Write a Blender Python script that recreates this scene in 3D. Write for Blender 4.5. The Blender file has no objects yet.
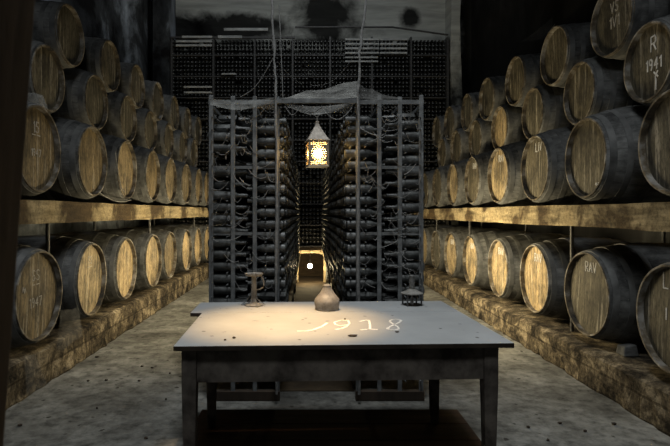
import bpy, bmesh, math, random
from mathutils import Vector, Matrix
random.seed(7)
PI = math.pi
scene = bpy.context.scene
COL = scene.collection

# ---------------------------------------------------------------- camera
F = 525.0; CX, CY = 308.0, 212.5; EYE = 1.5
cd = bpy.data.cameras.new('camera'); cam = bpy.data.objects.new('camera', cd); COL.objects.link(cam)
cam.location = (0, 0, EYE); cam.rotation_euler = (PI/2, 0, 0)
cd.sensor_width = 36; cd.lens = 36*F/670
cd.shift_x = (335-CX)/670; cd.shift_y = -(223-CY)/670
cd.clip_start = 0.05
cd.dof.use_dof = True; cd.dof.focus_distance = 4.6; cd.dof.aperture_fstop = 7.5
scene.camera = cam

# ---------------------------------------------------------------- world, lights, exposure
w = bpy.data.worlds.new('world'); scene.world = w; w.use_nodes = True
w.node_tree.nodes['Background'].inputs[0].default_value = (0.55, 0.68, 0.8, 1)
w.node_tree.nodes['Background'].inputs[1].default_value = 0.004
def area(name, loc, target, sx, sy, power, color):
    l = bpy.data.lights.new(name, 'AREA'); l.shape = 'RECTANGLE'; l.size = sx; l.size_y = sy
    l.energy = power; l.color = color
    o = bpy.data.objects.new(name, l); COL.objects.link(o); o.location = loc
    o.rotation_euler = (Vector(target)-Vector(loc)).to_track_quat('-Z', 'Y').to_euler(); return o
def lamp(name, loc, power, color, r=0.06):
    l = bpy.data.lights.new(name, 'POINT'); l.energy = power; l.color = color; l.shadow_soft_size = r
    o = bpy.data.objects.new(name, l); COL.objects.link(o); o.location = loc; return o
COOL = (0.94, 0.985, 1.0); WARM = (1.0, 0.82, 0.49)
area('skylight', (0.2, 2.5, 6.7), (0.2, 2.9, 0), 1.2, 1.0, 62, COOL).data.spread = math.radians(95)
area('rear_fill', (0.4, 8.2, 6.9), (-1.2, 12.2, 5.0), 1.6, 0.8, 85, COOL)  # unseen light added to brighten the back plaster and left wall
area('doorway_daylight', (-0.2, -1.4, 4.8), (0.1, 4.2, 1.0), 1.0, 0.8, 46, COOL)
area('aisle_strip_left', (-.96, 8.5, 1.05), (-2.25, 8.5, .9), 6.4, .08, 118, WARM)
area('aisle_strip_right', (1.08, 6.95, 1.05), (2.5, 6.95, .85), 2.6, .08, 112, WARM)
area('aisle_strip_right_rear', (1.08, 10.2, 1.05), (2.5, 10.2, .85), 2.6, .08, 35, WARM)
sp = bpy.data.lights.new('added_table_spot', 'SPOT'); sp.energy = 800; sp.color = (1.0, .62, .25); sp.spot_size = math.radians(31); sp.spot_blend = 1.0; sp.shadow_soft_size = .05  # unseen spot added to make the warm pool on the tabletop
spo = bpy.data.objects.new('added_table_spot', sp); COL.objects.link(spo); spo.location = (-.14, 3.14, 3.5); spo.rotation_euler = (0, 0, 0)
vs = scene.view_settings
vs.view_transform = 'Standard'; vs.look = 'None'; vs.exposure = 0.0; vs.gamma = 1.0; vs.use_curve_mapping = False

# ---------------------------------------------------------------- helpers
def at(px, py, Y):
    return Vector(((px-CX)*Y/F, Y, EYE-(py-CY)*Y/F))
def on_table(px, py, z=0.85):
    Y = (EYE-z)*F/(py-CY); return Vector(((px-CX)*Y/F, Y, z))
class MB:
    def __init__(s): s.v = []; s.f = []
    def add(s, vs_, fs):
        n = len(s.v); s.v += [tuple(p) for p in vs_]; s.f += [tuple(i+n for i in q) for q in fs]; return s
    def box(s, x0, x1, y0, y1, z0, z1):
        return s.add([(x0,y0,z0),(x1,y0,z0),(x1,y1,z0),(x0,y1,z0),(x0,y0,z1),(x1,y0,z1),(x1,y1,z1),(x0,y1,z1)],
            [(0,3,2,1),(4,5,6,7),(0,1,5,4),(1,2,6,5),(2,3,7,6),(3,0,4,7)])
    def tube(s, pts, r, n=8, cap=True):
        pts = [Vector(p) for p in pts]; rs = r if isinstance(r, (list, tuple)) else [r]*len(pts)
        rings = []
        for i, p in enumerate(pts):
            d = (pts[min(i+1, len(pts)-1)]-pts[max(i-1, 0)]).normalized()
            a = Vector((0,0,1)) if abs(d.z) < 0.9 else Vector((1,0,0))
            u = d.cross(a).normalized(); v = d.cross(u)
            rings.append([p+(u*math.cos(2*PI*k/n)+v*math.sin(2*PI*k/n))*rs[i] for k in range(n)])
        vs_ = [q for R in rings for q in R]; fs = []
        for i in range(len(pts)-1):
            for k in range(n):
                a, b = i*n+k, i*n+(k+1) % n; fs.append((a, b, b+n, a+n))
        if cap: fs += [tuple(range(n))[::-1], tuple(range((len(pts)-1)*n, len(pts)*n))]
        return s.add(vs_, fs)
    def lathe(s, prof, n=24, axis='z', c=(0,0,0), flute=None):
        vs_, fs = [], []
        for (t, r) in prof:
            for k in range(n):
                a = 2*PI*k/n; rr = max(r, 1e-4)
                if flute: rr *= flute(t, a)
                p = (rr*math.cos(a), rr*math.sin(a), t) if axis == 'z' else (t, rr*math.cos(a), rr*math.sin(a))
                vs_.append((p[0]+c[0], p[1]+c[1], p[2]+c[2]))
        for i in range(len(prof)-1):
            for k in range(n):
                a, b = i*n+k, i*n+(k+1) % n; fs.append((a, b, b+n, a+n))
        return s.add(vs_, fs)
    def strokes(s, polys, wid, place):
        # chalk strokes: thin raised ribbons; place(x, y, h) -> 3D
        for poly in polys:
            for i in range(len(poly)-1):
                a, b = Vector(poly[i]), Vector(poly[i+1]); d = (b-a)
                if d.length < 1e-6: continue
                d.normalize(); nrm = Vector((-d.y, d.x))*wid*random.uniform(.35, .65); a2 = a-d*wid*.3; b2 = b+d*wid*.3
                q = [a2+nrm, a2-nrm, b2-nrm, b2+nrm]
                s.add([place(p.x, p.y, 0) for p in q]+[place(p.x, p.y, 1) for p in q],
                      [(0,1,2,3),(7,6,5,4),(0,4,5,1),(1,5,6,2),(2,6,7,3),(3,7,4,0)])
        return s
    def mesh(s, name, m, smooth=False, fix=True):
        me = bpy.data.meshes.new(name); me.from_pydata(s.v, [], s.f); me.update()
        if fix:
            bm = bmesh.new(); bm.from_mesh(me); bmesh.ops.recalc_face_normals(bm, faces=bm.faces); bm.to_mesh(me); bm.free()
        if m: me.materials.append(m)
        if smooth:
            me.polygons.foreach_set('use_smooth', [True]*len(me.polygons))
            try: me.set_sharp_from_angle(angle=math.radians(38))
            except Exception: pass
        return me
    def obj(s, name, m, parent=None, smooth=False, loc=(0,0,0), fix=True, bevel=0):
        o = bpy.data.objects.new(name, s.mesh(name, m, smooth, fix)); COL.objects.link(o); o.location = loc
        if parent: o.parent = parent
        if bevel:
            b = o.modifiers.new('bevel', 'BEVEL'); b.width = bevel; b.segments = 2; b.limit_method = 'ANGLE'
        return o
def tag(o, label, cat, group=None, kind=None):
    o['label'] = label; o['category'] = cat
    if group: o['group'] = group
    if kind: o['kind'] = kind
    return o
def thing(name, label, cat, loc=(0,0,0), rz=0, group=None):
    o = bpy.data.objects.new(name, None); COL.objects.link(o); o.location = loc; o.rotation_euler = (0,0,rz)
    o.empty_display_size = 0.1
    return tag(o, label, cat, group)
def dup(root, loc, rz, label):
    r = root.copy(); COL.objects.link(r); r.location = loc; r.rotation_euler = (0,0,rz); r['label'] = label
    for ch in list(root.children):
        c = ch.copy(); COL.objects.link(c); c.parent = r
        for g in list(ch.children):
            d = g.copy(); COL.objects.link(d); d.parent = c
    return r
ORD = ['first','second','third','fourth','fifth','sixth','seventh','eighth','ninth','tenth','eleventh','twelfth',
       'thirteenth','fourteenth','fifteenth','sixteenth','seventeenth','eighteenth','nineteenth','twentieth']

# ---------------------------------------------------------------- materials
class NT:
    def __init__(s, name):
        s.m = bpy.data.materials.new(name); s.m.use_nodes = True; s.t = s.m.node_tree
        s.b = s.t.nodes['Principled BSDF']; s.out = s.t.nodes['Material Output']
    def n(s, typ, ins={}, **kw):
        nd = s.t.nodes.new('ShaderNode'+typ)
        for k, v in kw.items(): setattr(nd, k, v)
        for k, v in ins.items():
            if hasattr(v, 'is_output') and not isinstance(v, (int, float)): s.t.links.new(v, nd.inputs[k])
            else: nd.inputs[k].default_value = v
        return nd
    def l(s, a, b): s.t.links.new(a, b)
    def coord(s, scale=(1,1,1), rnd=True):
        tc = s.n('TexCoord'); v = tc.outputs['Object']
        if rnd:
            oi = s.n('ObjectInfo'); mu = s.n('Math', {0: oi.outputs['Random'], 1: 37.0}, operation='MULTIPLY')
            v = s.n('VectorMath', {0: v, 1: mu.outputs[0]}, operation='ADD').outputs[0]
        return s.n('VectorMath', {0: v, 1: scale}, operation='MULTIPLY').outputs[0]
    def noise(s, vec, sc, det=6, rough=.6, dist=0):
        return s.n('TexNoise', {'Vector': vec, 'Scale': sc, 'Detail': det, 'Roughness': rough, 'Distortion': dist}).outputs['Fac']
    def ramp(s, fac, stops):
        r = s.n('ValToRGB', {'Fac': fac}); e = r.color_ramp.elements
        while len(e) < len(stops): e.new(.5)
        for i, (p, c) in enumerate(stops): e[i].position = p; e[i].color = (*c, 1) if len(c) == 3 else c
        return r.outputs['Color']
    def mix(s, fac, a, b, mode='MIX'):
        return s.n('MixRGB', {0: fac, 1: a, 2: b}, blend_type=mode).outputs[0]
    def math(s, op, a, b=0.0):
        return s.n('Math', {0: a, 1: b}, operation=op).outputs[0]
    def bump(s, h, st=.4, d=.01):
        s.l(s.n('Bump', {'Height': h, 'Strength': st, 'Distance': d}).outputs[0], s.b.inputs['Normal'])
    def fin(s, col, rough=.8, spec=.3, metal=0):
        if hasattr(col, 'is_output'): s.l(col, s.b.inputs['Base Color'])
        else: s.b.inputs['Base Color'].default_value = (*col, 1)
        s.b.inputs['Roughness'].default_value = rough; s.b.inputs['Specular IOR Level'].default_value = spec
        s.b.inputs['Metallic'].default_value = metal; return s.m
def g(v): return (v, v, v)
def simple(name, stops, sc=6, stretch=(1,1,1), rough=.8, bump=.3, bd=.005, spec=.3, metal=0, rnd=True, det=7):
    t = NT(name); c = t.coord(stretch, rnd); f = t.noise(c, sc, det)
    t.bump(t.noise(c, sc*4, 5), bump, bd)
    return t.fin(t.ramp(f, stops), rough, spec, metal)

def mat_stave(name, dark, dust):
    t = NT(name); tc = t.n('TexCoord'); sep = t.n('SeparateXYZ', {0: tc.outputs['Object']})
    ang = t.math('ARCTAN2', sep.outputs['Y'], sep.outputs['Z'])
    st = t.math('FRACT', t.math('MULTIPLY', ang, 26/(2*PI)))
    seam = t.math('LESS_THAN', t.math('ABSOLUTE', t.math('SUBTRACT', st, .5)), .46)
    c = t.coord((1,1,1)); cl = t.coord((.35, 1.6, 1.6))
    f = t.noise(c, 2.6, 8, .65); f2 = t.noise(cl, 9, 6, .7); f3 = t.noise(c, 26, 4, .7)
    a = t.ramp(f, [(.38, dark), (.62, dust)])
    b = t.ramp(f2, [(.35, g(.55)), (.7, g(1.35))])
    col = t.mix(1, a, b, 'MULTIPLY')
    speck = t.ramp(f3, [(.66, g(0)), (.78, g(1))])
    col = t.mix(t.math('MULTIPLY', speck, .45), col, (.36, .36, .35, 1))
    col = t.mix(t.math('SUBTRACT', 1.0, seam), col, t.mix(.25, col, (0.01, .01, .01, 1)))
    t.bump(t.math('ADD', t.math('MULTIPLY', seam, .7), f2), .35, .006)
    return t.fin(col, .82, .25)
def mat_head(name, lo, hi):
    t = NT(name); tc = t.n('TexCoord'); oi = t.n('ObjectInfo')
    sep = t.n('SeparateXYZ', {0: tc.outputs['Object']})
    u = t.math('ADD', t.math('MULTIPLY', sep.outputs['Y'], 8.2), t.math('MULTIPLY', oi.outputs['Random'], 5.0))
    idx = t.math('FLOOR', u); fr = t.math('FRACT', u)
    wn = t.n('TexWhiteNoise', {'W': t.math('ADD', idx, t.math('MULTIPLY', oi.outputs['Random'], 91.0))}, noise_dimensions='1D').outputs['Value']
    c = t.coord((1, 1, 1)); cg = t.coord((1, 5, .6))
    f = t.noise(cg, 5, 8, .65); f2 = t.noise(c, 3.2, 6, .65)
    col = t.ramp(f, [(.38, lo), (.62, hi)])
    col = t.mix(1, col, t.ramp(wn, [(0, g(.78)), (1, g(1.12))]), 'MULTIPLY')
    col = t.mix(1, col, t.ramp(f2, [(.36, g(.42)), (.52, g(1)), (.68, g(1.25))]), 'MULTIPLY')
    col = t.mix(1, col, t.ramp(oi.outputs['Random'], [(0, (.82,.82,.84)), (1, (1.12,1.05,.96))]), 'MULTIPLY')
    seam = t.math('LESS_THAN', t.math('ABSOLUTE', t.math('SUBTRACT', fr, .5)), .475)
    col = t.mix(t.math('SUBTRACT', 1.0, seam), col, t.mix(.65, col, (.01, .008, .005, 1)))
    drip = t.noise(t.coord((1, 9, .45)), 3.0, 4, .6)
    col = t.mix(t.math('MULTIPLY', t.ramp(drip, [(.56, g(0)), (.66, g(1))]), .38), col, (.46, .42, .34, 1))
    fsp = t.noise(t.coord((1, 2.5, .8)), 24, 4, .7)
    col = t.mix(1, col, t.ramp(fsp, [(.36, g(.45)), (.5, g(1)), (.66, g(1.3))]), 'MULTIPLY')
    t.bump(t.math('ADD', t.math('MULTIPLY', seam, .6), f), .3, .004)
    return t.fin(col, .75, .3)

M = {}
M['stave'] = mat_stave('dusty_dark_oak', (.036, .037, .037), (.165, .168, .166))
M['head'] = mat_head('barrel_head_oak', (.075, .058, .031), (.185, .145, .080))
M['head_high'] = mat_head('barrel_head_dark_oak', (.042, .035, .022), (.098, .082, .05))  # darker head oak for the third and top rows
M['head_pale'] = mat_head('barrel_head_pale_oak', (.15, .117, .064), (.37, .29, .165))
M['head_grimy'] = mat_head('barrel_head_grey_oak', (.042, .038, .028), (.098, .09, .064))
M['chime'] = simple('chime_oak', [(.36, (.022,.021,.02)), (.5, (.10,.08,.052)), (.66, (.27,.26,.24))], 7, rough=.8)
M['hoop'] = simple('dusty_iron_hoop', [(.3, (.034,.035,.035)), (.7, (.145,.148,.147))], 5, rough=.7, spec=.4)
M['chalk'] = simple('chalk', [(.3, g(.34)), (.6, g(.55))], 60, rough=.95)
M['faint_chalk'] = simple('faint_chalk', [(.35, (.22,.2,.17)), (.65, (.42,.4,.36))], 60, rough=.95)
M['table_chalk'] = simple('table_chalk', [(.3, (.72,.70,.66)), (.6, (.9,.88,.84))], 60, rough=.95)
# timber beam with stains and broad dark blotches
t = NT('stained_timber'); c = t.coord((3, .35, 3)); f = t.noise(c, 5, 8, .65); c2 = t.coord(); f2 = t.noise(c2, 1.5, 5, .6, .4); f3 = t.noise(c2, 24, 6, .8)
col = t.ramp(f, [(.32, (.11,.085,.045)), (.64, (.36,.29,.17))])
col = t.mix(1, col, t.ramp(f2, [(.44, (.22,.18,.14)), (.53, (1,1,1)), (.8, (1.15,1.1,1))]), 'MULTIPLY')
col = t.mix(1, col, t.ramp(f3, [(.36, g(.45)), (.5, g(1)), (.74, g(1.3))]), 'MULTIPLY')
t.bump(t.math('ADD', f, f3), .5, .012); M['beam'] = t.fin(col, .85, .2)
M['dark_timber'] = simple('dark_timber', [(.3, (.016,.012,.009)), (.7, (.055,.04,.028))], 7, (1, 1, .25), .85)
# masonry kerb
t = NT('stained_masonry'); tc = t.n('TexCoord'); sep = t.n('SeparateXYZ', {0: tc.outputs['Object']})
cmb = t.n('CombineXYZ', {0: sep.outputs['Y'], 1: sep.outputs['Z'], 2: sep.outputs['X']})
br = t.n('TexBrick', {'Vector': cmb.outputs[0], 'Color1': (.8,.8,.8,1), 'Color2': (1,1,1,1), 'Mortar': (.5,.48,.45,1), 'Scale': 1.0,
    'Mortar Size': .012, 'Mortar Smooth': .4, 'Brick Width': .85, 'Row Height': .17})
c = t.coord(); f = t.noise(c, 4.2, 8, .75, .4); f3 = t.noise(c, 26, 6, .8)
col = t.ramp(f, [(.40, (.014,.011,.008)), (.51, (.10,.08,.053)), (.64, (.35,.29,.20))])
col = t.mix(1, col, t.ramp(f3, [(.36, g(.35)), (.52, g(1)), (.72, g(1.5))]), 'MULTIPLY')
col = t.mix(1, col, br.outputs['Color'], 'MULTIPLY')
t.bump(t.math('ADD', f3, t.math('MULTIPLY', br.outputs['Fac'], -.4)), .7, .02); M['kerb'] = t.fin(col, .9, .15)
# floor
t = NT('dusty_floor'); c = t.coord((1,1,1), False); f = t.noise(c, 1.3, 9, .65, .3); f2 = t.noise(c, 9, 6, .7); f3 = t.noise(c, 21, 3, .5)
col = t.ramp(f, [(.34, (.054,.053,.048)), (.5, (.135,.134,.123)), (.66, (.235,.235,.22))])
col = t.mix(1, col, t.ramp(f2, [(.34, g(.42)), (.52, g(1)), (.68, g(1.35))]), 'MULTIPLY')
vor = t.n('TexVoronoi', {'Vector': c, 'Scale': 7.0, 'Randomness': 1.0}); dirt = t.math('ADD', vor.outputs['Distance'], t.math('MULTIPLY', t.math('SUBTRACT', f3, .5), .55))
col = t.mix(t.ramp(dirt, [(.06, g(.9)), (.13, g(0))]), col, (.02, .018, .015, 1))
t.bump(t.math('ADD', f2, f), .4, .02); M['floor'] = t.fin(col, .88, .2)
# plaster walls
def plaster(name, dk, md, lt, p=(.42, .52, .68), sc=.55):
    t = NT(name); c = t.coord((1,1,1), False); f = t.noise(c, sc, 9, .62, .5); f2 = t.noise(t.coord((1.5,1.5,.5), False), 2.4, 7, .65)
    col = t.ramp(f, [(p[0], dk), (p[1], md), (p[2], lt)])
    col = t.mix(1, col, t.ramp(f2, [(.3, g(.5)), (.7, g(1.25))]), 'MULTIPLY')
    t.bump(f2, .4, .02); return t.fin(col, .9, .15)
M['wall_side'] = plaster('sooty_plaster', (.006,.006,.007), (.05,.055,.06), (.34,.38,.43), (.38, .5, .64))
M['wall_dark'] = plaster('black_soot_plaster', (.008,.008,.008), (.018,.018,.018), (.09,.095,.095), (.45,.6,.8))
t = NT('patchy_plaster'); tc = t.n('TexCoord'); c = t.coord((1,1,1), False); f = t.noise(c, 1.6, 8, .65, .3); f2 = t.noise(t.coord((.4,.4,3), False), 2.2, 5, .6)
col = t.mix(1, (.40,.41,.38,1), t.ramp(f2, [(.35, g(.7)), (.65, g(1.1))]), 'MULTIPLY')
for cx_, cz_, rx_, rz_ in ((-1.75, 6.05, 1.5, .42), (.45, 6.3, .95, .8), (2.5, 6.25, .34, .34), (-3.2, 5.9, .9, .5), (.2, 2.5, 9, 3.3), (4.05, 4.5, .5, 6)):  # dark patches set by hand into the pale plaster, one down the right edge
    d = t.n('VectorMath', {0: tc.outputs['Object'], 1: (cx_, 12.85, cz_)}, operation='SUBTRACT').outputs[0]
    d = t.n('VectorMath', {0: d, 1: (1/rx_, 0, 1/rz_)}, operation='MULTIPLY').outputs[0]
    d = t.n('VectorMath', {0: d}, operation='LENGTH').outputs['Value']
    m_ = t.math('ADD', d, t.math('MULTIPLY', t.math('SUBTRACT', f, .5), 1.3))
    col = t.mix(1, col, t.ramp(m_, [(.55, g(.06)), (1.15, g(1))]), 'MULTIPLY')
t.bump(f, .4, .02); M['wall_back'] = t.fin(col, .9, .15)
M['brown_wall'] = simple('dark_brown', [(.3, (.012,.008,.004)), (.7, (.05,.034,.018))], 4, (1,1,5), .9)
# table
t = NT('dusty_tabletop'); c = t.coord((1,1,1), False); f = t.noise(c, 2.2, 8, .6); f3 = t.noise(c, 40, 3, .5); f4 = t.noise(c, 14, 3, .5)
col = t.ramp(f, [(.3, (.27,.28,.285)), (.7, (.36,.37,.375))])
vor = t.n('TexVoronoi', {'Vector': c, 'Scale': 9.0}); sp = t.math('ADD', vor.outputs['Distance'], t.math('MULTIPLY', t.math('SUBTRACT', f3, .5), .35))
col = t.mix(t.ramp(sp, [(.045, g(.85)), (.085, g(0))]), col, (.03,.028,.026,1))
col = t.mix(t.ramp(f4, [(.70, g(0)), (.74, g(.6))]), col, (.12,.12,.12,1))
t.bump(f3, .15, .003); M['tabletop'] = t.fin(col, .62, .35)
M['table_wood'] = simple('grimy_table_wood', [(.36, (.04,.033,.028)), (.64, (.17,.148,.128))], 6, (1.2, 1.2, 1.2), .85)
M['platform'] = simple('dark_red_boards', [(.3, (.018,.009,.005)), (.7, (.06,.03,.016))], 5, (.4, 3, 3), .8)
M['pale_timber'] = simple('pale_timber', [(.3, (.2,.15,.085)), (.7, (.46,.36,.21))], 8, rough=.8)
M['post_wood'] = simple('dark_post_wood', [(.3, (.05,.034,.02)), (.7, (.17,.115,.065))], 5, (4, 4, .5), .85)
M['rack_iron'] = simple('dusty_rack_wood', [(.3, (.07,.075,.078)), (.7, (.19,.20,.205))], 14, rough=.85)
M['web'] = None
# bottle glass with dust
t = NT('dusty_bottle_glass'); c = t.coord(); f = t.noise(c, 9, 7, .65); f2 = t.noise(c, 45, 4, .6)
col = t.ramp(f, [(.3, (.012,.013,.012)), (.5, (.04,.043,.042)), (.72, (.15,.16,.16))])
col = t.mix(1, col, t.ramp(f2, [(.3, g(.6)), (.7, g(1.4))]), 'MULTIPLY')
M['bottle'] = t.fin(col, .45, .45)
t = NT('dusty_bottle_ends'); c = t.coord((1,1,1), False); f = t.noise(c, 7, 7, .7); f2 = t.noise(c, 1.1, 3, .6)
col = t.ramp(f, [(.35, (.004,.004,.004)), (.55, (.013,.014,.013)), (.75, (.07,.073,.07))])
M['bottle_far'] = t.fin(col, .35, .5)
M['slat'] = simple('pale_slat', [(.3, (.22,.23,.23)), (.7, (.5,.51,.5))], 6, rough=.9)
M['iron'] = simple('black_iron', [(.3, (.018,.018,.018)), (.7, (.07,.07,.07))], 30, rough=.6, spec=.5)
M['dusty_iron'] = simple('dusty_iron', [(.3, (.04,.04,.04)), (.7, (.16,.16,.155))], 60, rough=.6, spec=.5)
M['dusty_metal'] = simple('dust_coated_metal', [(.3, (.10,.095,.085)), (.7, (.27,.26,.24))], 22, rough=.75)
M['lantern_tin'] = simple('pale_tin', [(.3, (.22,.19,.16)), (.7, (.5,.45,.39))], 40, rough=.6)
M['brass'] = simple('aged_brass', [(.3, (.20,.155,.10)), (.7, (.42,.35,.25))], 30, rough=.5, spec=.5, metal=.5)
t = NT('dust_coated_glass'); c = t.coord((1,1,1), False); f = t.noise(c, 22, 6, .65)
col = t.ramp(f, [(.3, (.16,.145,.13)), (.7, (.42,.40,.38))]); t.bump(f, .3, .003)
M['flask'] = t.fin(col, .6, .3); t.b.inputs['Transmission Weight'].default_value = .25
t = NT('frosted_pane'); tr = t.n('BsdfTransparent', {'Color': (.30, .27, .21, 1)}); tl = t.n('BsdfTranslucent', {'Color': (.9, .75, .5, 1)})
ms = t.n('MixShader', {0: .06, 1: tr.outputs[0], 2: tl.outputs[0]}); t.l(ms.outputs[0], t.out.inputs['Surface']); M['frost'] = t.m
def emit(name, col, s):
    t = NT(name); e = t.n('Emission', {'Color': (*col, 1), 'Strength': s}); t.l(e.outputs[0], t.out.inputs['Surface']); return t.m
M['bulb'] = emit('lantern_bulb', (1.0, .74, .40), 4800)
M['floor_bulb'] = emit('floor_bulb', (1.0, .80, .45), 500)
def webmat(name, dens, col):
    t = NT(name); c = t.coord((1,1,1)); f = t.noise(c, 5, 6, .7); f2 = t.noise(t.coord((3, 3, 14)), 9, 5, .7)
    a = t.math('MULTIPLY', t.ramp(f, [(.3, g(.15)), (.7, g(1))]), t.ramp(f2, [(.3, g(.3)), (.7, g(1))]))
    a = t.math('MULTIPLY', a, dens)
    t.l(a, t.b.inputs['Alpha']); return t.fin(col, .95, .1)
M['web'] = webmat('cobweb_veil', .75, (.42,.42,.40))
M['web_thick'] = webmat('cobweb_thick', 1.6, (.45,.45,.43))
M['web_thin'] = webmat('cobweb_thin', .35, (.3,.3,.29))
M['thread'] = simple('cobweb_thread', [(.3, (.10,.103,.103)), (.7, (.26,.26,.255))], 30, rough=.95)

# ---------------------------------------------------------------- the room
def struct(name, mb, m):
    o = mb.obj(name, m); o['kind'] = 'structure'; return o
YB = 12.85
struct('floor', MB().box(-4.3, 4.5, -3.2, 13.1, -.12, 0), M['floor'])
struct('ceiling', MB().box(-4.3, 4.5, -3.2, 13.1, 7.0, 7.2), M['wall_dark'])
struct('wall_left', MB().box(-4.0, -3.8, -3.2, 13.0, 0, 7.0), M['wall_side'])
struct('wall_right', MB().box(4.0, 4.2, -3.2, 13.0, 0, 7.0), M['wall_dark'])
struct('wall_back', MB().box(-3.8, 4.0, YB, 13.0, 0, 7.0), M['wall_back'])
struct('trim_1', MB().box(-3.62, -3.24, 12.25, YB, 0, 7.0), M['wall_side'])          # corner pilasters
mb = MB(); pts = []
pr = [(3.36, 3.52, 0), (3.36, 3.54, 3.6), (3.38, 3.62, 4.2), (3.34, 3.58, 5.2), (3.36, 3.56, 6.0), (3.36, 3.6, 7.0)]
vsx = []
for (a, b, z) in pr: vsx += [(a, 12.3, z), (b, 12.3, z), (b, YB, z), (a, YB, z)]
fs = [(i*4+k, i*4+(k+1) % 4, i*4+4+(k+1) % 4, i*4+4+k) for i in range(len(pr)-1) for k in range(4)]
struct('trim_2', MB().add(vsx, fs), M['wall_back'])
struct('corridor_dark_strip', MB().box(-.24, .39, 4.4, 12.3, 0, .008), M['brown_wall'])  # thin dark strip added over the floor to darken the corridor
def kerb(name, xf, xb, zt):
    rows = [(0, 0), (0, .33), (0, .66), (0, .93), (.035, 1.0), (.5, 1.0), (1, 1.0), (1, 0)]; n = 110; vs_ = []
    for i in range(n+1):
        y = 1.2+11.0*i/n
        for k, (u, v) in enumerate(rows):
            jx, jz = (random.uniform(-.009, .009), random.uniform(-.008, .004)) if 0 < k < 5 else (0, 0)
            if k == 0: jx = random.uniform(-.02, .02)
            vs_.append((xf+(xb-xf)*u+jx, y+(random.uniform(-.02, .02) if 0 < i < n else 0), zt*v+jz))
    m_ = len(rows)
    fs = [(i*m_+k, i*m_+(k+1) % m_, i*m_+m_+(k+1) % m_, i*m_+m_+k) for i in range(n) for k in range(m_)]+[tuple(range(m_))[::-1], tuple(range(n*m_, n*m_+m_))]
    struct(name, MB().add(vs_, fs), M['kerb'])
kerb('kerb_left', -2.28, -3.6, .335); kerb('kerb_right', 2.42, 3.85, .30)

# ---------------------------------------------------------------- beams that carry the second row
def beam(xa, xb, z0, z1, label):
    n = 40; mb = MB(); vs_ = []
    for i in range(n+1):
        y = 1.0+(12.2-1.0)*i/n; j = [random.uniform(-.006, .006) for _ in range(4)]
        vs_ += [(xa, y, z0+j[0]), (xb, y, z0+j[1]), (xb, y, z1+min(j[2], 0)), (xa, y, z1+min(j[3], 0))]
    fs = [(i*4+k, i*4+(k+1) % 4, i*4+4+(k+1) % 4, i*4+4+k) for i in range(n) for k in range(4)]+[(3,2,1,0), (n*4, n*4+1, n*4+2, n*4+3)]
    o = mb.add(vs_, fs).obj('timber_beam', M['beam']); return tag(o, label, 'beam')
beam(-2.45, -2.25, 1.405, 1.605, 'long stained timber beam under the second row of barrels at left')
beam(-3.41, -3.21, 1.395, 1.585, 'dark rear beam behind the barrels at left, deep in shadow')
beam(2.46, 2.66, 1.37, 1.572, 'long stained timber beam under the second row of barrels at right')
beam(3.49, 3.69, 1.36, 1.55, 'dark rear beam behind the barrels at right, deep in shadow')
for i, y in enumerate((4.96, 8.14, 11.3)):
    for x in (-2.46, -3.31):
        o = MB().tube([(x, y, .335), (x, y, 1.41)], .018, 10).obj('beam_post', M['iron'])
        tag(o, 'thin iron post under the left %s beam, %s from the front' % ('front' if x > -3 else 'rear', ORD[i]), 'post', 'posts under the beams')
for i, y in enumerate((5.3, 8.64, 10.85)):
    for x in (2.665, 3.59):
        o = MB().tube([(x, y, .30), (x, y, 1.375)], .018, 10).obj('beam_post', M['iron'])
        tag(o, 'thin iron post under the right %s beam, %s from the front' % ('front' if x < 3 else 'rear', ORD[i]), 'post', 'posts under the beams')

# ---------------------------------------------------------------- barrels
GL = {'R': [[(0,0),(0,1),(.4,1),(.5,.85),(.5,.65),(.4,.5),(0,.5)], [(.2,.5),(.52,0)]],
 'A': [[(0,0),(.27,1),(.54,0)], [(.1,.36),(.44,.36)]], 'V': [[(0,1),(.27,0),(.54,1)]],
 'S': [[(.48,.85),(.35,1),(.12,.98),(.02,.8),(.12,.58),(.38,.45),(.48,.25),(.36,.02),(.1,0),(0,.15)]],
 'L': [[(0,1),(0,0),(.45,0)]], 'I': [[(.1,1),(.1,0)]], 'T': [[(0,1),(.5,1)],[(.25,1),(.25,0)]], 'U': [[(0,1),(0,.2),(.12,0),(.38,0),(.5,.2),(.5,1)]],
 '1': [[(.02,.8),(.2,1),(.2,0)]], '9': [[(.45,.62),(.3,.5),(.1,.55),(.03,.78),(.15,.98),(.36,.97),(.46,.75),(.42,.3),(.3,0)]],
 '4': [[(.35,0),(.38,1),(0,.35),(.5,.35)]], '5': [[(.46,1),(.08,1),(.05,.58),(.3,.62),(.47,.4),(.4,.1),(.2,0),(0,.1)]],
 '7': [[(0,1),(.48,1),(.18,0)]], '0': [[(.24,0),(.04,.25),(.04,.75),(.24,1),(.44,.75),(.44,.25),(.24,0)]], '-': [[(0,.5),(.5,.5)]],
 'Y': [[(.0,.95),(.55,.45)],[(.5,.95),(.2,.5),(.2,-.6)],[(.27,.3),(.27,-.6)]], '|': [[(.1,1.4),(.1,-1.4)]], '~': [[(0,.3),(.1,.6),(.2,.2),(.3,.6),(.42,.25)]]}
def text_polys(txt, x, y, h, gap=.2, aspect=1.0):
    wds = [(.2 if ch in 'I1|' else .55) for ch in txt]; tot = sum(wds)+gap*(len(txt)-1); cx = x-tot*h*aspect/2; out = []
    for ch, wd in zip(txt, wds):
        if ch != ' ':
            for poly in GL[ch]: out.append([(cx+p[0]*h*aspect+random.uniform(-.02,.02)*h, y+p[1]*h+random.uniform(-.02,.02)*h) for p in poly])
        cx += (wd+gap)*h*aspect
    return out
RECESS = .042
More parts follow.
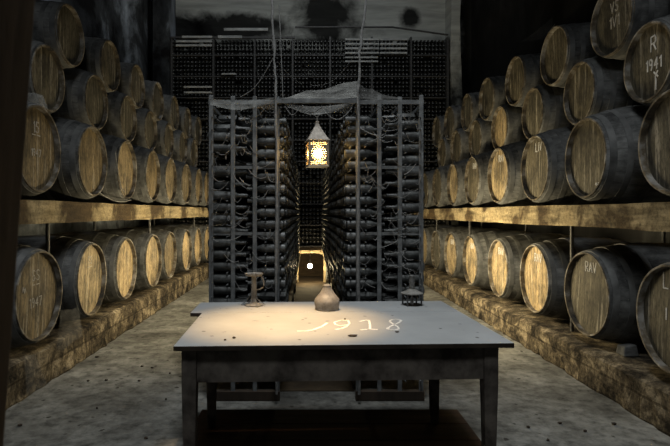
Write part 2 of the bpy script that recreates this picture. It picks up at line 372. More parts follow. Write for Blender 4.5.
def barrel_proto(rh, rb, L, headmat, label, group):
    root = thing('wine_barrel', label, 'barrel', (0,0,0), 0, group)
    prof = [(RECESS+.02, rh-.019), (0.004, rh-.016), (0, rh-.013), (0, rh-.006), (.006, rh)]
    n = 18
    def R(x): return rh+(rb-rh)*(1-abs(2*x/L-1)**2.1)
    for i in range(1, n): prof.append((L*i/n, R(L*i/n)))
    prof += [(L-.006, rh), (L, rh-.02), (L-.05, rh-.03), (L-.05, .001)]
    MB().lathe(prof, 44, 'x').obj('staves', M['stave'], root, True, (0,0,rb))
    # chime: the worn cut ends of the staves, a ring of its own colour
    MB().lathe([(RECESS+.01, rh-.021), (-.003, rh-.018), (-.005, rh-.012), (-.004, rh-.003), (.02, rh+.003), (.02, rh-.01)], 44, 'x').obj('chime', M['chime'], root, True, (0,0,rb))
    hd = MB(); nn = 44
    vs_ = [(RECESS, 0, 0)]+[(RECESS, (rh-.0185)*math.cos(2*PI*k/nn), (rh-.0185)*math.sin(2*PI*k/nn)) for k in range(nn)]
    vs_ += [(RECESS+.02, (rh-.0185)*math.cos(2*PI*k/nn), (rh-.0185)*math.sin(2*PI*k/nn)) for k in range(nn)]
    hd.add(vs_, [(0, 1+(k+1) % nn, 1+k) for k in range(nn)]+[(1+k, 1+(k+1) % nn, 1+nn+(k+1) % nn, 1+nn+k) for k in range(nn)])
    hd.obj('head', headmat, root, False, (0,0,rb))
    for fx, wd in ((.045, .05), (.15, .045), (.30, .045), (.70, .045), (.85, .045), (.955, .05)):
        x = fx*L; a, b = x-wd/2, x+wd/2
        MB().lathe([(a, R(max(a,0))-.002), (a, R(max(a,0))+.004), (b, R(min(b,L))+.004), (b, R(min(b,L))-.002)], 44, 'x').obj('hoop', M['hoop'], root, True, (0,0,rb))
    return root
def letter(root, rb, rows, m='chalk', wid=.011):
    for (txt, x, y, h) in rows:
        mb = MB().strokes(text_polys(txt, x, y, h, .22), wid, lambda a, b, hh: (RECESS-.0005-.002*hh, -a, b))
        o = mb.obj('chalk_lettering', M[m], root, False, (0,0,rb)); o['label'] = 'white chalk lettering'
ROWS = [
 # side, tier name, X face, ys, axis z, rh, rb, L, head material, where
 ('right', 'bottom row on kerb', 2.5, [3.61, 4.755, 5.84, 6.95, 8.08, 9.2, 10.3, 11.4], .765, .378, .463, 1.15, 'head'),
 ('right', 'second row on beam', 2.5, [3.63, 4.755, 5.84, 6.95, 8.05, 9.15, 10.2, 11.35], 1.992, .362, .475, 1.15, 'head'),
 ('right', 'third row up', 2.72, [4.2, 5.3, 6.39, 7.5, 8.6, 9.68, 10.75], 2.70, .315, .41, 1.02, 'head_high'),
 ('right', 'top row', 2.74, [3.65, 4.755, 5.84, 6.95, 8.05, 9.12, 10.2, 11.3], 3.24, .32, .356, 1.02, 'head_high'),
 ('left', 'bottom row on kerb', 2.25, [4.42, 5.5, 6.57, 7.62, 8.66, 9.71, 10.77, 11.75], .80, .378, .462, 1.12, 'head'),
 ('left', 'second row on beam', 2.25, [4.42, 5.5, 6.57, 7.62, 8.66, 9.71, 10.77, 11.75], 2.035, .365, .47, 1.12, 'head'),
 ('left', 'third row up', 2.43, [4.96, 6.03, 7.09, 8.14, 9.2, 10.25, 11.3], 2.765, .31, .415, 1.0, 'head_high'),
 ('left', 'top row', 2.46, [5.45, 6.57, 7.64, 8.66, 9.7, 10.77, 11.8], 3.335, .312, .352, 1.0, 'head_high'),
]
TEXT = {('right',0,0): [('L', -.1, .2, .11), ('I', -.1, -.02, .08)], ('right',0,1): [('RAV', .02, .20, .085)], ('right',0,2): [('RAV', .02, .19, .085)],
 ('right',0,3): [('RAV', .02, .18, .085)], ('right',0,4): [('RAV', 0, .18, .08)], ('right',0,5): [('RAV', 0, .18, .08)],
 ('right',1,1): [('~~', .15, -.26, .045)], ('right',1,2): [('LIV', .03, .19, .09)], ('right',1,3): [('RAV', .03, .18, .085)], ('right',1,4): [('RAV', .03, .18, .08)],
 ('right',2,0): [('R', .02, .09, .115), ('1941', .02, -.06, .085), ('Y', .05, -.17, .09)], ('right',3,1): [('VS', -.02, .09, .09), ('W1', 0, -.05, .09)] if False else [('VS', 0, .08, .09), ('1V1', 0, -.06, .1)],
 ('left',0,0): [('SS', .0, .13, .085), ('--', .0, .05, .09), ('1947', .0, -.09, .075), ('~', -.17, .02, .12)], ('left',0,1): [('SS', .03, .16, .075), ('--', .03, .09, .08)], ('left',1,0): [('15', .02, .14, .09), ('--', .02, .07, .1), ('1947', .02, -.06, .06)]}
GL['W'] = [[(0,1),(.14,0),(.27,.7),(.4,0),(.54,1)]]
HEADS = {('right', 0): 'g-pppp-p', ('right', 1): 'g--p-p--', ('right', 2): 'gg-p', ('right', 3): 'gg', ('left', 0): '-ppp-ppp', ('left', 1): '--p-p-pp', ('left', 2): 'g', ('left', 3): 'gg'}
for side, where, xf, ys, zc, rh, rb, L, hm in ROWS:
    tier = ['bottom row on kerb', 'second row on beam', 'third row up', 'top row'].index(where)
    proto = None
    for i, y in enumerate(ys):
        key = (side, tier, i)
        mark = ''
        if key in TEXT and TEXT[key][0][0] in ('RAV', 'LIV', 'SS', '15', 'R'):
            mark = {'RAV': 'marked RAV ', 'LIV': 'marked LIV ', 'SS': 'marked SS ', '15': 'marked 15 ', 'R': 'marked R 1941 '}[TEXT[key][0][0]]
        label = 'dark oak barrel %sin %s %s, %s from front' % (mark, side, where, ORD[i])
        jx = random.uniform(-.015, .015); jr = random.uniform(-.02, .02)
        loc = ((xf+jx)*(1 if side == 'right' else -1), y, zc-rb); rz = (0 if side == 'right' else PI)+jr
        if proto is None:
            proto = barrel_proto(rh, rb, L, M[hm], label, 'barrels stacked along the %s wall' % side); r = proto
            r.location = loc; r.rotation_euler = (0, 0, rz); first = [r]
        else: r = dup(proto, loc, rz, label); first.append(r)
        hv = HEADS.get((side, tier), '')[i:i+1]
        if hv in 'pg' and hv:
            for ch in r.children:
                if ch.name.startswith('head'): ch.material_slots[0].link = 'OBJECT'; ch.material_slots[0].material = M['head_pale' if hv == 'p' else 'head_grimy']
        roll = random.uniform(-.12, .12)
        for ch in r.children: ch.rotation_euler = (roll, 0, 0)
    for i, r in enumerate(first):
        key = (side, tier, i)
        if key in TEXT: letter(r, rb, TEXT[key], 'faint_chalk' if side == 'left' or tier == 3 else 'chalk', .008 if side == 'left' else .011)

# ---------------------------------------------------------------- bottle racks
RY0, RY1 = 4.2, 11.2
BP = [(0, .002), (0, .030), (.004, .036), (.012, .0375), (.175, .0375), (.195, .035), (.215, .025), (.228, .0165), (.29, .0145), (.292, .0165), (.305, .0165), (.307, .012), (.307, .001)]
bottle_me = MB().lathe(BP, 14, 'x').mesh('wine_bottle', M['bottle'], True)
LOW = [(0, .001), (0, .033), (.008, .0375), (.178, .0375), (.222, .018), (.305, .015), (.305, .001)]
low_v = MB().lathe(LOW, 8, 'x')
def put(mb, x, y, z, sgn):
    n = len(mb.v); mb.v += [(x+sgn*a, y+sgn*b, z+c) for a, b, c in low_v.v]; mb.f += [tuple(i+n for i in q) for q in low_v.f]
PITCH = .0955
ZOUT = [2.305-PITCH*i for i in range(23)]; ZIN = [2.262-PITCH*i for i in range(17)]
def rack(side, xs, xin, xout, sin, missing):
    sg = -1 if side == 'left' else 1
    t = thing('bottle_rack', 'tall cobwebbed bottle rack on the %s of the central corridor' % side, 'rack', ((xs[0]+xs[-1])/2, RY0, 0), 0, 'tall bottle racks')
    ox = (xs[0]+xs[-1])/2
    def part(name, mb, m='rack_iron', **k):
        mb.v = [(a-ox, b-RY0, c) for a, b, c in mb.v]; return mb.obj(name, M[m], t, **k)
    fy = [RY0, 5.6, 7.0, 8.4, 9.8, RY1]
    for j, y in enumerate(fy):
        for x in xs: part('upright', MB().box(x-.017, x+.017, y-.012, y+.012, 0, 2.43+random.uniform(-.01, .015)), bevel=.004 if j == 0 else 0)
        part('top_rail', MB().box(xs[0]-.02, xs[-1]+.02, y-.009, y+.02, 2.365, 2.40))
        part('base_rail', MB().box(xs[0]-.02, xs[-1]+.02, y-.03, y+.03, .005, .075), 'dark_timber')
    for x in xs: part('side_rail', MB().box(x-.01, x+.01, RY0, RY1, 2.34, 2.365))
    for z in (1.862, 1.33, .62):
        part('cross_bar', MB().box(xs[0], xs[-1], RY0+.013, RY0+.028, z-.012, z+.012))
    xi = xs[-1] if side == 'left' else xs[0]
    xr = xi+(.06 if side == 'left' else -.06)
    part('corridor_rail', MB().box(xr-.022, xr+.022, RY0+.03, RY1, .585, .635), 'beam')
    for zs, xb, s in ((ZOUT, xout, -sg), (ZIN, xin, sg)):
        for z in zs:
            for d in (.035, .155): part('shelf_rod', MB().tube([(xb+s*d, RY0-.04, z-.0375-.006), (xb+s*d, RY1, z-.0375-.006)], .0055, 5))
    far = MB(); grp = 'bottles in the %s rack' % side
    for zs, xb, s, nm in ((ZOUT, xout, -sg, 'out'), (ZIN, xin, sg, 'in')):
        for r, z in enumerate(zs):
            for k in range(70):
                y = RY0+.045+k*.1
                if y > RY1-.04: break
                if (nm, r) in missing and k < missing[(nm, r)]: continue
                jx = random.uniform(-.012, .012)
                indiv = z > .86 and ((nm == 'out' and k == 0) or (nm == 'in' and k < 8))
                if indiv:
                    o = bpy.data.objects.new('wine_bottle', bottle_me); COL.objects.link(o)
                    o.location = (xb+jx, y, z); o.rotation_euler = (random.uniform(0, 6), 0, (0 if s > 0 else PI)+random.uniform(-.03, .03))
                    if nm == 'out': lb = 'dusty dark wine bottle on the outer side of the %s rack front, %s row down' % (side, ORD[r])
                    else: lb = 'dusty wine bottle facing corridor from %s rack, %s row down, %s from front' % (side, ORD[r], ORD[k])
                    tag(o, lb, 'bottle', grp)
                else: put(far, xb+jx, y, z, s)
    o = far.obj('packed_bottles', M['bottle'], None, True, fix=False)
    tag(o, 'mass of dusty bottles packed deep in the %s rack' % side, 'bottles', None, 'stuff')
rack('left', (-.775, -.60, -.425, -.245), -.185, -.80, -1, {('out', 0): 3, ('out', 1): 2, ('out', 4): 3, ('out', 6): 1, ('in', 0): 2})
rack('right', (.40, .57, .735, .905), .305, .93, 1, {('out', 0): 2, ('in', 0): 1, ('in', 5): 1})

# rack of bottles covering the back wall
wr = thing('wall_rack', 'huge dark bottle rack filling the back wall behind the barrels', 'rack', (0, 12.4, 0))
def wpart(name, mb, m):
    mb.v = [(a, b-12.4, c) for a, b, c in mb.v]; return mb.obj(name, M[m], wr)
for x in (-3.2, -2.22, -1.25, -.36, .52, 1.5, 2.42, 3.28): wpart('upright', MB().box(x-.02, x+.02, 12.3, 12.75, 0, 5.62), 'iron')
for z in [.7+.5*i for i in range(10)]: wpart('shelf', MB().box(-3.2, 3.28, 12.34, 12.75, z-.012, z+.012), 'iron')
wpart('top_rail', MB().box(-3.2, -.3, 12.28, 12.33, 5.58, 5.62), 'iron')
wpart('top_rail', MB().box(-.3, 2.0, 12.28, 12.33, 5.83, 5.86), 'iron')
wpart('top_rail', MB().tube([(2.0, 12.3, 5.84), (3.28, 12.3, 5.66)], .022, 8), 'iron')
def slat(px0, px1, py, th=.05):
    a = at(px0, py, 12.27); b = at(px1, py, 12.27)
    wpart('slat', MB().box(a.x, b.x, 12.25, 12.28, a.z-th/2, a.z+th/2), 'slat')
for py in (37, 41.5, 45.5): slat(176 if py > 40 else 182, 212, py, .045)
for py in (62,): slat(222, 236, py+12, .03)
for py in (87, 92.5): slat(184, 212, py, .035)
for py in (39.5, 44, 48.5, 53): slat(345, 362, py, .04); slat(362.5, 379, py, .04); slat(380, 407, py, .04)
for py in (57.5, 61.5): slat(345, 378, py, .035)
for (a_, b_, py) in ((224, 268, 29.5), (218, 242, 37)): slat(a_, b_, py, .06)
wb = MB(); END = [(0, .001), (0, .020), (-.006, .030), (.004, .037), (.16, .037)]
end_v = MB().lathe(END, 8, 'x')
nx, nz = 74, 57
for i in range(nx):
    x = -3.15+i*.0868
    for j in range(nz):
        z = .13+j*.0965
        if abs(x-.08) < .42 and z < .72: continue
        if any(abs(z-(.7+.5*k)) < .03 for k in range(10)): z += .02
        if random.random() < .04: continue
        n = len(wb.v); yy = 12.38+random.uniform(-.015, .015)
        wb.v += [(x+b, yy+a, z+c) for a, b, c in end_v.v]; wb.f += [tuple(q+n for q in f_) for f_ in end_v.f]
o = wb.obj('stacked_bottle_ends', M['bottle_far'], None, True, fix=False)
tag(o, 'countless bottle ends stacked in the rack along the back wall', 'bottles', None, 'stuff')

# low timber frame with a bulb at the end of the corridor
fr = thing('corridor_gate', 'low timber frame lit by a bulb at the end of the corridor', 'frame', (.08, 11.3, 0))
MB().box(-.335, -.285, -.04, .04, 0, .84).obj('post', M['pale_timber'], fr)
MB().box(.255, .305, -.04, .04, 0, .84).obj('post', M['pale_timber'], fr)
nn = 12; vs_ = []
for i in range(nn+1):
    x = -.285+.54*i/nn; s_ = .03*math.sin(PI*i/nn)
    vs_ += [(x, -.05, .60+s_), (x, .05, .60+s_), (x, .05, .69), (x, -.05, .69)]
MB().add(vs_, [(i*4+k, i*4+(k+1) % 4, i*4+4+(k+1) % 4, i*4+4+k) for i in range(nn) for k in range(4)]+[(3,2,1,0), (nn*4, nn*4+1, nn*4+2, nn*4+3)]).obj('lintel', M['pale_timber'], fr)
struct('trim_3', MB().box(-.4, .56, 12.32, 12.4, 0, .68), M['brown_wall'])
fb = thing('hanging_bulb', 'small glowing bulb hung below the lintel at the corridor end', 'lamp', (.043, 10.95, .36))
MB().tube([(0, 0, .088), (.004, 0, .15), (-.003, .03, .22), (0, .262, .30), (0, .305, .305)], .006, 6).obj('wire', M['iron'], fb, True)
MB().lathe([(.07, .022), (.09, .02), (.095, .008)], 14).obj('socket', M['iron'], fb, True)
MB().lathe([(-.022, .001), (-.02, .012), (0, .035), (.025, .046), (.05, .035), (.07, .02), (.072, .001)], 16).obj('bulb', M['floor_bulb'], fb, True)
# ---------------------------------------------------------------- crossbar, cables, hanging lantern
o = MB().box(-.245, .40, 4.14, 4.185, 2.365, 2.40).obj('crossbar', M['rack_iron']); tag(o, 'dusty crossbar joining the tops of the two bottle racks', 'bar')
def cable(pts, label):
    out = []
    for i in range(len(pts)-1):
        for k in range(8):
            tt = k/8; p = Vector(pts[i]).lerp(Vector(pts[i+1]), tt); out.append(p+Vector((random.uniform(-.006,.006), random.uniform(-.004,.004), 0)))
    out.append(Vector(pts[-1]))
    o = MB().tube(out, [random.uniform(.007, .014) for _ in out], 8).obj('hanging_cable', M['thread'], None, True)
    return tag(o, label, 'cable', 'cobwebbed cables hanging from the ceiling')
cable([(-.40, 4.12, 7.0), (-.30, 4.12, 3.4), (-.265, 4.12, 2.8), (-.25, 4.12, 2.4), (-.245, 4.11, .9), (-.245, 4.1, .08)], 'grey cobwebbed cable hanging past the inner edge of the left rack')
cable([(.62, 4.12, 7.0), (.47, 4.12, 3.3), (.405, 4.12, 2.75), (.395, 4.12, 2.4), (.395, 4.11, .9), (.40, 4.1, .08)], 'grey cobwebbed cable hanging past the inner edge of the right rack')

LX, LY = .072, 4.16
ln = thing('hanging_lantern', 'pierced metal lantern glowing under the crossbar above the corridor', 'lantern', (LX, LY, 1.86), math.radians(9))
hw = .074
MB().add([(-hw-.008,-hw-.008,0),(hw+.008,-hw-.008,0),(hw+.008,hw+.008,0),(-hw-.008,hw+.008,0),(-hw-.004,-hw-.004,.014),(hw+.004,-hw-.004,.014),(hw+.004,hw+.004,.014),(-hw-.004,hw+.004,.014)],
    [(0,3,2,1),(4,5,6,7),(0,1,5,4),(1,2,6,5),(2,3,7,6),(3,0,4,7)]).obj('base_plate', M['brass'], ln)
for sx in (-1, 1):
    for sy in (-1, 1): MB().box(sx*hw-.006, sx*hw+.006, sy*hw-.006, sy*hw+.006, .014, .205).obj('corner_post', M['brass'], ln)
def pane():
    mb = MB(); n1, n2 = 44, 56; W_, H_ = 2*hw-.012, .19
    c0, holes = .1, []
    for (R_, cnt, rr) in ((.043, 14, .0058), (.058, 20, .0052)):
        for k in range(cnt): holes.append((R_*math.cos(2*PI*k/cnt), c0+R_*math.sin(2*PI*k/cnt), rr))
    for k in range(9):
        for zz in (.022, .034, .172, .184): holes.append((-.056+.014*k, zz, .0046))
    for i in range(n1):
        for j in range(n2):
            x = -W_/2+W_*(i+.5)/n1; z = .0145+H_*(j+.5)/n2
            if math.hypot(x, z-c0) < .033 or any(math.hypot(x-a, z-b) < r for a, b, r in holes): continue
            dx, dz = W_/n1/2, H_/n2/2; b0 = len(mb.v)
            mb.v += [(x-dx, 0, z-dz), (x+dx, 0, z-dz), (x+dx, 0, z+dz), (x-dx, 0, z+dz)]; mb.f.append((b0, b0+1, b0+2, b0+3))
    return mb.mesh('pane', M['brass'], fix=False)
pm = pane(); gm = MB().box(-hw+.007, hw-.007, .003, .005, .015, .204).mesh('glass', M['frost'])
for k in range(4):
    p = bpy.data.objects.new('pierced_pane', pm); COL.objects.link(p); p.parent = ln
    p.location = (math.sin(k*PI/2)*hw, -math.cos(k*PI/2)*hw, 0); p.rotation_euler = (0, 0, k*PI/2)
    sd = p.modifiers.new('solid', 'SOLIDIFY'); sd.thickness = .0015
    gl = bpy.data.objects.new('glass', gm); COL.objects.link(gl); gl.parent = p
    tg = MB().lathe([(-.002, .034), (-.005, .0365), (-.002, .039)], 28, 'z').obj('ring', M['brass'], p); tg.rotation_euler = (PI/2, 0, 0); tg.location = (0, -.001, .1)
    for q in tg.data.vertices: q.co.z = -q.co.z
pr = [(.205, .086), (.213, .084), (.216, .078), (.25, .058), (.29, .036), (.325, .018), (.345, .012), (.36, .014), (.366, .008)]
vs_ = []
for z, h in pr: vs_ += [(-h,-h,z), (h,-h,z), (h,h,z), (-h,h,z)]
nr = len(pr)
MB().add(vs_, [(i*4+k, i*4+(k+1) % 4, i*4+4+(k+1) % 4, i*4+4+k) for i in range(nr-1) for k in range(4)]+[(3,2,1,0), ((nr-1)*4, nr*4-3, nr*4-2, nr*4-1)]).obj('roof', M['lantern_tin'], ln)
MB().tube([(0,0,.36), (0,0,.40)], .005, 8).obj('finial', M['dusty_metal'], ln)
MB().tube([(.022*math.cos(a*PI/8), 0, .42+.022*math.sin(a*PI/8)) for a in range(17)], .0035, 6, False).obj('ring_handle', M['dusty_metal'], ln)
MB().tube([(0, 0, .437), (.006, 0, .47), (-.002, 0, .50), (0, 0, .512)], .004, 6).obj('hook', M['iron'], ln)
MB().lathe([(.075, .006), (.082, .019), (.10, .025), (.118, .019), (.126, .006), (.127, .001)], 16).obj('bulb', M['bulb'], ln, True)
MB().tube([(0,0,.126), (0,0,.206)], .006, 8).obj('socket', M['iron'], ln)

# ---------------------------------------------------------------- table
tb = thing('long_table', 'long dusty table with 1918 chalked on its grey top', 'table', (.159, 2.982, 0), math.radians(2.2))
def tpart(name, mb, m, **k):
    mb.v = [(a-.17, b-2.95, c) for a, b, c in mb.v]; return mb.obj(name, M[m], tb, **k)
for nm, bx in (('tabletop', (-.66, 1.025, 2.55, 3.40)), ('back_board', (-.735, 1.025, 3.403, 3.80))):
    o = tpart(nm, MB().box(*bx, .825, .85), 'tabletop', bevel=.003); o.data.materials.append(M['dark_timber'])
    for p_ in o.data.polygons: p_.material_index = 0 if p_.normal.z > .5 else 1
for x0, y0 in ((-.635, 2.62), (.90, 2.62), (-.655, 3.515), (.865, 3.515)):
    mb = MB(); zs = [(0, .052), (.3, .06), (.64, .074), (.825, .074)]; v = []
    cx_ = x0+.037; cy_ = y0+.037
    for z, wd in zs: v += [(cx_-wd/2, cy_-wd/2, z), (cx_+wd/2, cy_-wd/2, z), (cx_+wd/2, cy_+wd/2, z), (cx_-wd/2, cy_+wd/2, z)]
    mb.add(v, [(i*4+k, i*4+(k+1) % 4, i*4+4+(k+1) % 4, i*4+4+k) for i in range(3) for k in range(4)]+[(3,2,1,0), (12,13,14,15)])
    if y0 > 3: mb.v = [(a, b, c+.05 if c == 0 else c) for a, b, c in mb.v]
    else: mb.v = [(a, b, c+.05 if c == 0 else c) for a, b, c in mb.v]
    tpart('leg', mb, 'table_wood', bevel=.005)
tpart('apron', MB().box(-.56, .90, 2.635, 2.66, .645, .825), 'table_wood')
tpart('apron', MB().box(-.58, .865, 3.55, 3.575, .66, .825), 'table_wood')
tpart('apron', MB().box(-.60, -.578, 2.695, 3.515, .66, .825), 'table_wood')
tpart('apron', MB().box(.92, .942, 2.695, 3.515, .66, .825), 'table_wood')
# chalk date on the top, placed on the table plane
digits = {'one': [[(327,323.2),(322,326.5),(313,330),(305,331.3),(298,331.2)]],
 'nine': [[(347,325),(340,326),(335.5,324.6),(334,322.3),(341,320.4),(348,320.5),(349.5,323.5),(346,326.8),(341,328.8),(336,329.6)]],
 'one_again': [[(360,321.5),(366,320.2),(369,320.6),(370,325),(370,329.3)], [(361,330),(368,329.3),(377,329.6)]],
 'eight': [[(394.3+5.6*math.sin(2*q_)+1.6*math.cos(q_), 324.8-5.4*math.cos(q_)) for q_ in [2*PI*k_/20 for k_ in range(21)]]]}
for dn, st_ in digits.items():
    ca, sa = math.cos(math.radians(2.2)), math.sin(math.radians(2.2))
    def tl(p):      # floor-plan point of the room in the table's own turned frame
        q = on_table(*p); dx, dy = q.x-.159, q.y-2.982; return (ca*dx+sa*dy+.17, -sa*dx+ca*dy+2.95)
    mb = MB().strokes([[tl(p) for p in q_] for q_ in st_], .014, lambda a, b, h: (a, b, .8502+.0012*h))
    o = tpart('chalk_digit', mb, 'table_chalk'); o['label'] = 'white chalk digit of the date 1918'
# platform of boards beneath
pf = thing('board_platform', 'low platform of dark reddish boards on the floor under the table', 'platform', (.15, 3.0, 0))
for i in range(6):
    y0 = 2.3+i*.262; MB().box(-.93, .95, y0-3.0, y0+.258-3.0, .022, .05).obj('board', M['platform'], pf, bevel=.003)
for x in (-.8, 0, .8): MB().box(x-.04, x+.04, -.68, .85, 0, .022).obj('batten', M['dark_timber'], pf)

# ---------------------------------------------------------------- things on the table
p = on_table(254, 305.5); cs = thing('candlestick', 'dusty candlestick with loop handle at the left back of the table', 'candlestick', p)
MB().lathe([(0, .062), (.006, .064), (.012, .055), (.02, .03), (.035, .021), (.20, .017), (.207, .022)], 20).obj('stem', M['dusty_metal'], cs, True)
MB().lathe([(.205, .02), (.208, .055), (.218, .064), (.226, .066), (.223, .06), (.214, .045), (.213, .001)], 24).obj('drip_pan', M['dusty_metal'], cs, True)
MB().tube([(.05+.02*math.sin(a*PI/10)*1.0+(.0 if a < 9 else -.0), -.01, .212-.012*a) for a in range(8)]+[(.038, -.01, .115), (.018, -.005, .112)], .0045, 8).obj('handle', M['dusty_metal'], cs, True)
MB().tube([(0, 0, .213), (.002, 0, .232)], .012, 10).obj('candle_stub', M['slat'], cs, True)
wv = MB(); 
for k in range(9):
    a = 2*PI*k/9+.2; r_ = random.uniform(.075, .1); wv.tube([(.018*math.cos(a), .018*math.sin(a), random.uniform(.05, .11)), (r_*.55*math.cos(a), r_*.55*math.sin(a), .03), (r_*math.cos(a), r_*math.sin(a), .002)], .0016, 4)
o = wv.obj('cobweb', M['thread'], None, loc=p); tag(o, 'cobweb strands stretched from the candlestick stem to the table', 'cobweb')

p = on_table(327, 309.5); fl = thing('glass_flask', 'squat dusty glass flask with short fluted neck at table centre', 'flask', p)
def flute(z, a): return 1+(.05*math.cos(9*a) if z > .095 and z < .15 else 0)
MB().lathe([(0, .001), (0, .074), (.006, .080), (.02, .078), (.035, .083), (.055, .085), (.072, .081), (.088, .069), (.10, .057), (.112, .047), (.13, .037), (.15, .028), (.152, .028)], 36, flute=flute).obj('body', M['flask'], fl, True)
MB().lathe([(.148, .024), (.152, .027), (.162, .027), (.168, .022), (.169, .001)], 24).obj('stopper', M['flask'], fl, True)

p = on_table(412, 305.0); ol = thing('oil_lamp', 'small black iron lamp with conical tray on legs at table right', 'lamp', p)
for k in range(4):
    a = PI/4+k*PI/2+.15; MB().tube([(.072*math.cos(a), .072*math.sin(a), 0), (.070*math.cos(a), .070*math.sin(a), .05), (.062*math.cos(a), .062*math.sin(a), .088)], .006, 8).obj('leg', M['iron'], ol, True)
MB().lathe([(.082, .07), (.08, .078), (.086, .079), (.10, .045), (.115, .02), (.13, .013)], 26).obj('tray', M['dusty_metal'], ol, True)
MB().lathe([(.115, .012), (.125, .022), (.145, .02), (.165, .023), (.19, .017), (.205, .02), (.212, .013), (.213, .001)], 16).obj('chimney', M['dusty_iron'], ol, True)
MB().tube([(.01, 0, .20), (.03, 0, .215), (.025, 0, .235), (0, 0, .245), (-.022, 0, .23)], .003, 6).obj('handle', M['iron'], ol, True)
MB().tube([(-.012, 0, .21), (-.02, 0, .235), (-.032, 0, .262)], .0022, 5).obj('wick_pin', M['dusty_metal'], ol)
MB().lathe([(0, .06), (.005, .06), (.006, .001)], 20).obj('base', M['dark_timber'], ol)
MB().lathe([(.005, .012), (.05, .011), (.06, .006), (.085, .006)], 12).obj('oil_vial', M['flask'], ol, True)

def lump(name, px, py, size, m, label, cat, z=.85, squash=.35):
    Y = (EYE-z)*F/(py-CY); bm = bmesh.new(); bmesh.ops.create_icosphere(bm, subdivisions=2, radius=1)
    mb = MB()
    for v in bm.verts: v.co = v.co*random.uniform(.7, 1.2)
    bm.verts.ensure_lookup_table(); zmin = min(v.co.z for v in bm.verts)
    mb.v = [(v.co.x*size[0], v.co.y*size[1], (v.co.z-zmin)*size[2]) for v in bm.verts]; mb.f = [tuple(v.index for v in f.verts) for f in bm.faces]; bm.free()
    o = mb.obj(name, M[m], None, False, ((px-CX)*Y/F, Y, z)); return tag(o, label, cat)
lump('dead_leaf', 353, 336.5, (.028, .017, .006), 'dark_timber', 'dark crumpled scrap near the front edge of the table', 'scrap')
lump('crumb', 345, 319.5, (.006, .006, .004), 'dark_timber', 'tiny dark crumb above the chalked nine', 'crumb')
lump('crumb', 397, 332.5, (.012, .006, .004), 'dark_timber', 'dark crumb just below the chalked eight', 'crumb')
lump('crumb', 225, 340.5, (.007, .006, .004), 'dark_timber', 'dark crumb near the left front of the tabletop', 'crumb')
lump('crumb', 234, 338.5, (.009, .007, .005), 'dark_timber', 'larger dark crumb near the left front of the tabletop', 'crumb')

# ---------------------------------------------------------------- kerb stones, debris, cobwebs, foreground post
o = MB().add([(2.62,4.35,.30),(2.75,4.35,.30),(2.75,4.48,.30),(2.62,4.48,.30),(2.63,4.36,.385),(2.74,4.37,.40),(2.74,4.46,.39),(2.63,4.47,.38)],
    [(0,3,2,1),(4,5,6,7),(0,1,5,4),(1,2,6,5),(2,3,7,6),(3,0,4,7)]).obj('stone_chock', M['stave'], bevel=.012); tag(o, 'grey stone chock on right kerb wedged between the two nearest barrels', 'stone')
deb = [(97, 357.5, .06), (88, 381.5, .03), (106, 381, .035), (139, 381.5, .03), (142, 367, .035), (152, 368.5, .03), (20, 426, .04), (97, 409, .02), (146, 439, .03),
       (528, 428, .03), (560, 424, .035), (585, 432, .03), (548, 441, .025), (614, 425, .04), (170, 374, .02), (166, 400, .02)]
DL = ['dark clod beside the left kerb where warm light ends', 'left of two dark clods in the open left floor', 'right of two dark clods in the open left floor', 'dark clod on left floor level with the table apron',
      'upper left clod of a pair near the table front left corner', 'upper right clod of a pair near the table front left corner', 'dark clod at the far bottom left beside the post', 'small clod in middle of the left floor',
      'clod at the bottom edge of left floor near table leg', 'clod right of the front right table leg', 'clod in the middle of the right floor bottom', 'clod in right floor bottom, third from the table leg',
      'small clod lowest on the right floor', 'clod near the right kerb foot at bottom', 'small clod left of the table corner', 'small clod left of the front left table leg']
for (a, b, s_), lb in zip(deb, DL): lump('dirt_clod', a, b, (s_*.45, s_*.33, .008), 'dark_timber', lb, 'clod', 0)

def veil(name, corners, label, m='web', sag=.05, n=14, cat='cobweb'):
    a, b, c, d = [Vector(q) for q in corners]; mb = MB(); vs_ = []
    for i in range(n+1):
        for j in range(n+1):
            u, v = i/n, j/n; p_ = (a.lerp(b, u)).lerp(d.lerp(c, u), v)
            p_ = p_+Vector((0, .02*math.sin(5*u+3*v), -sag*math.sin(PI*u)*(.4+.6*math.sin(PI*v))+.01*math.sin(9*u+1.7)*v)); vs_.append(p_)
    mb.add(vs_, [(i*(n+1)+j, (i+1)*(n+1)+j, (i+1)*(n+1)+j+1, i*(n+1)+j+1) for i in range(n) for j in range(n)])
    o = mb.obj(name, M[m], None, True, fix=False); return tag(o, label, cat)
veil('cobweb', [at(281, 99, 4.13), at(358, 98, 4.13), at(360, 79, 4.75), at(305, 92, 4.6)], 'grey cobweb canopy draped over the crossbar above the lantern', 'web', .03)
veil('cobweb', [at(357, 98, 4.14), at(402, 99, 4.14), at(380, 92, 4.3), at(358, 84, 4.3)], 'thin cobweb sloping over the top of the right rack', 'web_thin', .02)
veil('cobweb', [at(210, 98, 4.17), at(276, 98, 4.17), at(276, 108, 4.16), at(210, 106, 4.16)], 'ragged cobweb hanging under the top rail of left rack', 'web', .05)
veil('cobweb', [at(283, 103, 4.12), at(355, 103, 4.12), at(348, 112, 4.12), at(290, 109, 4.12)], 'tattered cobweb hanging under the crossbar beside the lantern hook', 'web', .06)
veil('cobweb', [(-2.24, 4.75, .62), (-2.24, 5.15, .58), (-2.2, 5.1, .30), (-2.26, 4.7, .25)], 'cobweb veil over the left kerb between the nearest barrels', 'web_thin', .04)
veil('cobweb', [(-2.2, 4.05, .40), (-2.2, 4.25, .36), (-2.12, 4.3, .02), (-2.12, 3.95, .02)], 'pale cobweb hanging down the left kerb to the floor', 'web_thin', .02)
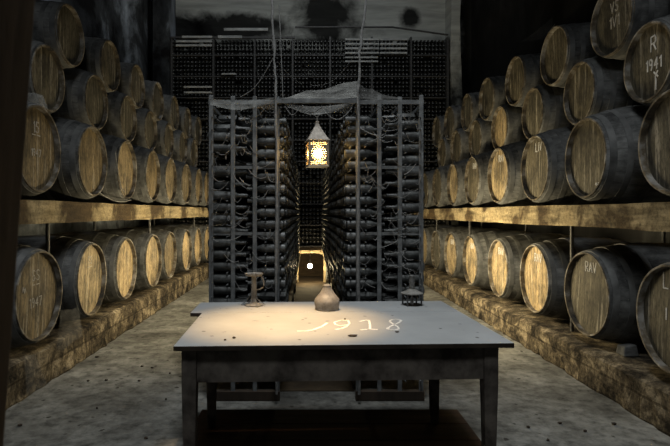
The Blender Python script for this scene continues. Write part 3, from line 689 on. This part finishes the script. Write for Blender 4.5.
veil('cobweb', [at(20, 92, 4.45), at(44, 96, 4.4), at(47, 108, 4.35), at(22, 107, 4.4)], 'white cobweb tuft between the two nearest barrels at left', 'web', -.03)
veil('cobweb', [at(520, 42, 8.6), at(566, 4, 8.6), at(566, 25, 8.6), at(540, 40, 8.6)], 'grey cobweb triangle hanging above the top row at right', 'web_thin', .1)
for side, xa, xb in (('left', -.77, -.26), ('right', .41, .90)):
    mb = MB()
    for k in range(90):
        a = Vector((random.uniform(xa, xb), random.uniform(4.13, 4.2), random.uniform(.9, 2.36))); b = a+Vector((random.uniform(-.16, .16), random.uniform(-.01, .03), random.uniform(-.10, .08)))
        b.x = min(max(b.x, xa), xb); sg_ = random.uniform(.005, .05)
        mb.tube([a.lerp(b, q/6)-Vector((0, 0, sg_*math.sin(PI*q/6))) for q in range(7)], random.uniform(.0012, .0032), 4)
    o = mb.obj('cobweb_tangle', M['thread']); tag(o, 'tangle of cobweb threads across the bottles at the %s rack front' % side, 'cobweb', None, 'stuff')
def strand(pts, label, r=.003):
    o = MB().tube(pts, r, 5).obj('cobweb_strand', M['thread']); return tag(o, label, 'cobweb')
def sagline(a, b, s_, n=10): return [Vector(a).lerp(Vector(b), k/n)-Vector((0,0,s_*math.sin(PI*k/n))) for k in range(n+1)]
strand(sagline(at(240, 97, 4.2), at(273, 58, 4.12), .06), 'cobweb strand from left rack top up to the left cable')
strand(sagline(at(283, 99, 4.14), at(279, 5, 4.12), -.02), 'long cobweb strand running down beside the left cable', .004)
strand(sagline(at(278, 62, 4.12), at(302, 84, 4.5), .02), 'cobweb strand from the left cable down to the canopy', .002)
strand(sagline(at(310, 85, 4.55), at(358, 50, 4.12), .1), 'cobweb strand from the canopy up to the right cable', .002)
strand(sagline(at(285, 106, 4.12), at(300, 106, 4.12), .07), 'looped cobweb strand below the left half of crossbar')
strand(sagline(at(302, 105, 4.12), at(322, 106, 4.12), .05), 'looped cobweb strand below the crossbar by the lantern hook')
strand(sagline(at(322, 108, 4.12), at(352, 108, 4.12), .09), 'looped cobweb strand below the right half of crossbar', .004)
strand(sagline(at(360, 128, 4.12), at(379, 136, 4.12), .01), 'pale cobweb strand across the upper right rack', .005)
strand(sagline((-2.22, 6.05, 2.2), (-2.22, 6.35, 1.75), .12), 'cobweb strand between second row barrels at left', .006)
strand(sagline((-2.22, 5.55, 1.72), (-2.22, 6.6, 1.66), .06), 'cobweb strand drooping below second row barrels at left', .006)
strand(sagline(at(548, 33, 8.5), at(566, 4, 8.5), .04), 'cobweb strand along the cobweb triangle at upper right', .006)

ps = [(1.0, 0), ]
zt, zb = 2.6, 0.0
def px_edge(z): return -.3355-.039*((1.5+.263)-z)/.552
fp = MB(); x1, x0 = px_edge(zt), px_edge(zb)
fp.add([(x0-.12,.53,zb),(x0,.53,zb),(x0,.65,zb),(x0-.12,.65,zb),(x1-.12,.53,zt),(x1,.53,zt),(x1,.65,zt),(x1-.12,.65,zt)],
    [(0,3,2,1),(4,5,6,7),(0,1,5,4),(1,2,6,5),(2,3,7,6),(3,0,4,7)])
o = fp.obj('timber_post', M['post_wood'], bevel=.006); tag(o, 'dark leaning timber post close up at the left edge', 'post')
